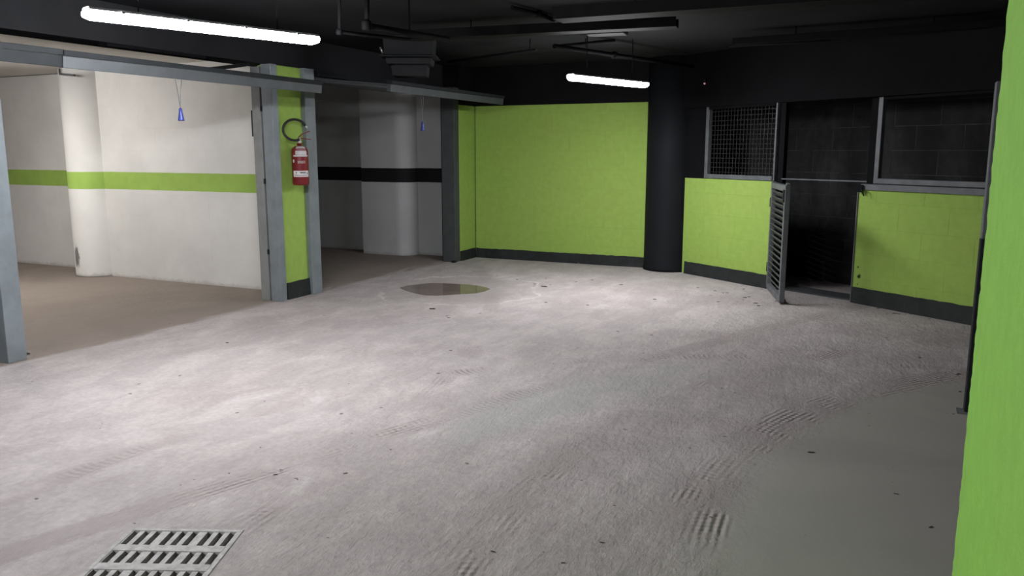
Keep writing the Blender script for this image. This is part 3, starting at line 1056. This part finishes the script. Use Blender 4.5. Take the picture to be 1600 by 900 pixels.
# nine slots a row in three groups of three
inner = GW - 2 * bw
slot = 0.0235
small, big = 0.0205, 0.0330
xs = bw + 0.004
edges = []
x = xs
for gidx in range(3):
    for k in range(3):
        edges.append((x, x + slot))
        x += slot + (small if k < 2 else big)
scale = (GW - bw - 0.004 - xs) / (edges[-1][1] - xs)
edges = [(xs + (p - xs) * scale, xs + (q - xs) * scale) for p, q in edges]
bars = [(bw, edges[0][0])] + [(edges[i][1], edges[i + 1][0]) for i in range(8)] + [(edges[-1][1], GW - bw)]
for i in range(NR):
    y1 = -bw - rowp * i - (rib / 2 if i else 0)
    y0 = -bw - rowp * (i + 1) + (rib / 2 if i < NR - 1 else 0)
    for p, q in bars:
        MB().box(((p + q) / 2, (y0 + y1) / 2, fz - 0.001), (q - p, y1 - y0, T - 0.004)).build('bar', 'iron_dusty', gr)
pit = MB().box((GW / 2, -GH / 2, -0.345), (GW - 0.004, GH - 0.004, 0.008)).build('pit_bottom', 'pit_black', gr)

# ================================================================== puddle
outl = [(625, 450), (637, 446.5), (655, 444.5), (672, 442.6), (690, 442.8), (712, 444), (732, 445), (748, 447), (760, 449.5), (766, 452), (757, 455.5), (742, 458.5), (722, 459.6), (703, 461), (683, 462), (664, 461.5), (648, 458.5), (635, 454.5)]
m = MB()
m.prism([at(*p) for p in outl], 0.0005, 0.003)
tag(m.build('puddle', 'water'), 'brown shallow puddle with pale tide mark on the floor', 'puddle')

# ================================================================== pipes and ducts under the ceiling
def run(name, pts, r, label, cat='pipe', mat='pipe_dark', hangers=()):
    """a pipe through pixel/height survey points, with its hanger rods as parts"""
    P = [at(x, y, z) for x, y, z in pts]
    base = P[0].copy()
    o = empty(name, (base.x, base.y, base.z))
    tag(o, label, cat)
    MB().tube([p - base for p in P], r, 10).build('pipe_run', mat, o)
    for p in P[1:-1]:
        MB().lathe([(r * 1.1, -r * 1.5), (r * 1.55, -r), (r * 1.55, r), (r * 1.1, r * 1.5)], p - base, 12).build('elbow', mat, o)
    for (x, y, z) in hangers:
        p = at(x, y, z) - base
        MB().tube([p, (p.x, p.y, CEIL - base.z)], 0.006, 6).build('hanger_rod', mat, o)
    return o


def tray(name, a, b, w, h, label, cat, mat='pipe_dark'):
    pa, pb = at(*a), at(*b)
    mid = (pa + pb) / 2
    o = empty(name, mid)
    tag(o, label, cat)
    u = (pb - pa).normalized()
    v = Vector((-u.y, u.x, 0))
    MB().bar(pa - mid, pb - mid, w, 0.012).build('tray_base', mat, o)
    for s in (-1, 1):
        MB().bar(pa - mid + v * s * (w / 2) + Vector((0, 0, h / 2)), pb - mid + v * s * (w / 2) + Vector((0, 0, h / 2)), 0.01, h).build('tray_side', mat, o)
    L = (pb - pa).length
    n = max(2, int(L / 1.2))
    for i in range(n):
        p = pa - mid + u * (L * (i + 0.5) / n)
        MB().tube([p, (p.x, p.y, CEIL - mid.z)], 0.006, 6).build('hanger_rod', mat, o)
    return o


tray('cable_tray', (640, 62, 2.48), (1058, 42, 2.48), 0.16, 0.07, 'dark cable tray crossing the ceiling above the far lamp', 'cable tray')
tray('cable_tray', (872, 32, 2.46), (1420, -5, 2.46), 0.22, 0.08, 'broad dark cable tray nearest the camera under the ceiling', 'cable tray')
tray('cable_tray', (1147, 69, 2.50), (1580, 40, 2.50), 0.10, 0.05, 'slim dark cable tray above the wide black opening', 'cable tray')
run('conduit_pipe', [(530, -30, 2.62), (530, 50, 2.30), (640, 62, 2.30)], 0.014, 'dark conduit dropping from ceiling right of the near lamp')
run('water_pipe', [(573, -20, 2.60), (573, 40, 2.33), (700, 62, 2.33)], 0.022, 'thick dark pipe with valve right of the near lamp', hangers=((640, 52, 2.33),))
run('conduit_pipe', [(700, 97, 2.50), (838, 78, 2.50)], 0.016, 'thin dark pipe running to the wall above the green wall', hangers=((828, 79.5, 2.50),))
run('conduit_pipe', [(870, 72, 2.52), (960, 63, 2.52)], 0.014, 'short dark pipe joining the junction box by the far lamp')
run('conduit_pipe', [(866, 72, 2.46), (960, 86, 2.46), (1082, 104, 2.46)], 0.022, 'dark pipe sloping towards the black column above far lamp', hangers=((915, 79, 2.50),))
run('conduit_pipe', [(800, 12, 2.59), (842, 22, 2.59), (906, 46, 2.59)], 0.018, 'dark pipe between the two wide cable trays')
run('conduit_pipe', [(1140, 72, 2.56), (1560, 52, 2.56)], 0.012, 'thin dark pipe behind the slim cable tray')
jb = at(948, 48, 2.52)
tag(MB().box((jb.x, jb.y, 2.55), (0.34, 0.20, 0.13), Matrix.Rotation(R(5), 3, 'Z')).bevel(0.01).build('junction_box', 'pipe_dark'), 'dark junction box under ceiling above the far lamp', 'box')

# stepped ventilation hood
vh = at(642, 120, 2.24)
vo = empty('ventilation_hood', (vh.x, vh.y, 2.24), YAW)
tag(vo, 'stepped grey ventilation hood hanging above the dark box door', 'vent hood')
for (w, z0, z1, nm) in ((0.36, 0.0, 0.10, 'lower_cowl'), (0.46, 0.112, 0.165, 'middle_cowl'), (0.56, 0.18, 0.19, 'flange'), (0.50, 0.20, 0.38, 'upper_cowl')):
    m = MB()
    t0 = w * (0.94 if nm != 'flange' else 1)
    lo = [m.bm.verts.new((sx * t0 / 2, sy * t0 * 0.4, z0)) for sx, sy in ((-1, -1), (1, -1), (1, 1), (-1, 1))]
    hi = [m.bm.verts.new((sx * w / 2, sy * w * 0.4, z1)) for sx, sy in ((-1, -1), (1, -1), (1, 1), (-1, 1))]
    for i in range(4):
        m.bm.faces.new((lo[i], lo[(i + 1) % 4], hi[(i + 1) % 4], hi[i]))
    m.bm.faces.new(lo[::-1]); m.bm.faces.new(hi)
    m.build(nm, 'hood_dark', vo)
MB().box((0, 0, 0.19), (0.30, 0.24, 0.37)).build('core_duct', 'pipe_dark', vo)
MB().tube([(-0.29, -0.1, 0.28), (-0.26, -0.1, 0.22)], 0.012, 8).build('side_bolt', 'clip_steel', vo)

led = C1 + cnor * 0.04 + Vector((0, 0, 2.30)) + cdir * 0.06
lo_ = empty('alarm_beacon', led)
tag(lo_, 'tiny red alarm beacon on the black beam beside column', 'beacon')
MB().box((0, 0, 0), (0.04, 0.04, 0.05)).bevel(0.006).build('beacon_base', 'pipe_dark', lo_)
MB().lathe([(0.006, -0.045), (0.012, -0.04), (0.013, -0.025)], seg=12).build('beacon_lens', 'red_led', lo_)

# conduit at the head of the white column
cp = MB()
p0 = c1 + Vector((0.02, -0.32, 2.43)); 
cp.tube([p0 + Vector((-0.05, 0, 0)), p0 + Vector((-0.05, 0, -0.06)), p0 + Vector((0.20, 0.0, -0.085))], 0.012, 8)
tag(cp.build('conduit_pipe', 'galvanised'), 'bent grey conduit at the head of the white column', 'pipe')

# steel strip let into the white wall end
ss = Vector((-6.16, 6.735, 1.78))
tag(MB().box(ss, (0.018, 0.012, 0.27)).build('slot_strip', 'dark_steel'), 'short dark slot strip high on the white wall end', 'strip')

# ================================================================== litter on the floor
def scrap_mesh(seed, s):
    rng = random.Random(seed)
    bm = bmesh.new()
    n = 7
    top, bot = [], []
    for k in range(n):
        a = 2 * math.pi * k / n
        r = s * rng.uniform(0.55, 1.0) * (1.0 if k % 3 else 1.3)
        x, y = r * math.cos(a), 0.5 * r * math.sin(a)
        z = 0.0015 + 0.12 * s * abs(math.sin(a * 1.5 + seed)) 
        top.append(bm.verts.new((x, y, z + 0.002)))
        bot.append(bm.verts.new((x, y, max(z - 0.0005, 0.0003))))
    c = bm.verts.new((0, 0, 0.004)); d = bm.verts.new((0, 0, 0.0005))
    for k in range(n):
        j = (k + 1) % n
        bm.faces.new((c, top[k], top[j])); bm.faces.new((d, bot[j], bot[k])); bm.faces.new((top[k], bot[k], bot[j], top[j]))
    bmesh.ops.recalc_face_normals(bm, faces=list(bm.faces))
    me = bpy.data.meshes.new('dry_leaf')
    bm.to_mesh(me); bm.free()
    me.materials.append(M['leaf_dark'])
    return me


scr = [scrap_mesh(i, 0.03) for i in range(5)]
spots = [(849, 448), (808, 437), (835, 444), (853, 436), (675, 483), (698, 494), (701, 497), (750, 490), (853, 473), (918, 477), (970, 445), (1023, 468),
         (704, 548), (685, 584), (545, 600), (595, 637), (355, 536), (38, 553), (925, 438), (900, 441), (1090, 450), (1117, 455), (1110, 462), (1130, 458),
         (1136, 458), (1163, 465), (1170, 464), (1160, 468), (1152, 472), (1122, 472), (1180, 474), (1185, 478), (1213, 471), (1162, 452), (1190, 452), (1345, 481),
         (1372, 482), (1397, 490), (1405, 491), (1415, 491), (1423, 491), (1453, 498), (1385, 528), (1437, 559), (1413, 613), (1497, 585), (1500, 612), (1266, 707),
         (1455, 824), (1400, 772), (1110, 808), (960, 790), (940, 848), (1480, 646), (1490, 647), (1500, 645), (880, 900 - 20), (770, 862), (540, 740), (430, 742),
         (1148, 614), (1110, 640), (1216, 628), (1018, 524), (965, 518), (740, 424), (860, 445), (1005, 552)]
big = {(1266, 707): 0.6, (38, 553): 1.6, (1455, 824): 0.45, (675, 483): 1.3, (849, 448): 1.3}
for i, p in enumerate(spots):
    w = at(*p)
    o = bpy.data.objects.new('dry_leaf', scr[i % 5])
    COL.objects.link(o)
    k = big.get(p, random.uniform(0.4, 0.85))
    if p[1] > 590 and p not in big:
        k *= 0.55
    o.location = (w.x, w.y, 0.0)
    o.rotation_euler = (0, 0, YAW + random.uniform(-0.6, 0.6))
    o.scale = (k, k, k)
    tag(o, 'small dark dry leaf scrap lying on the dusty floor', 'leaf', 'dry leaf scraps on the floor')
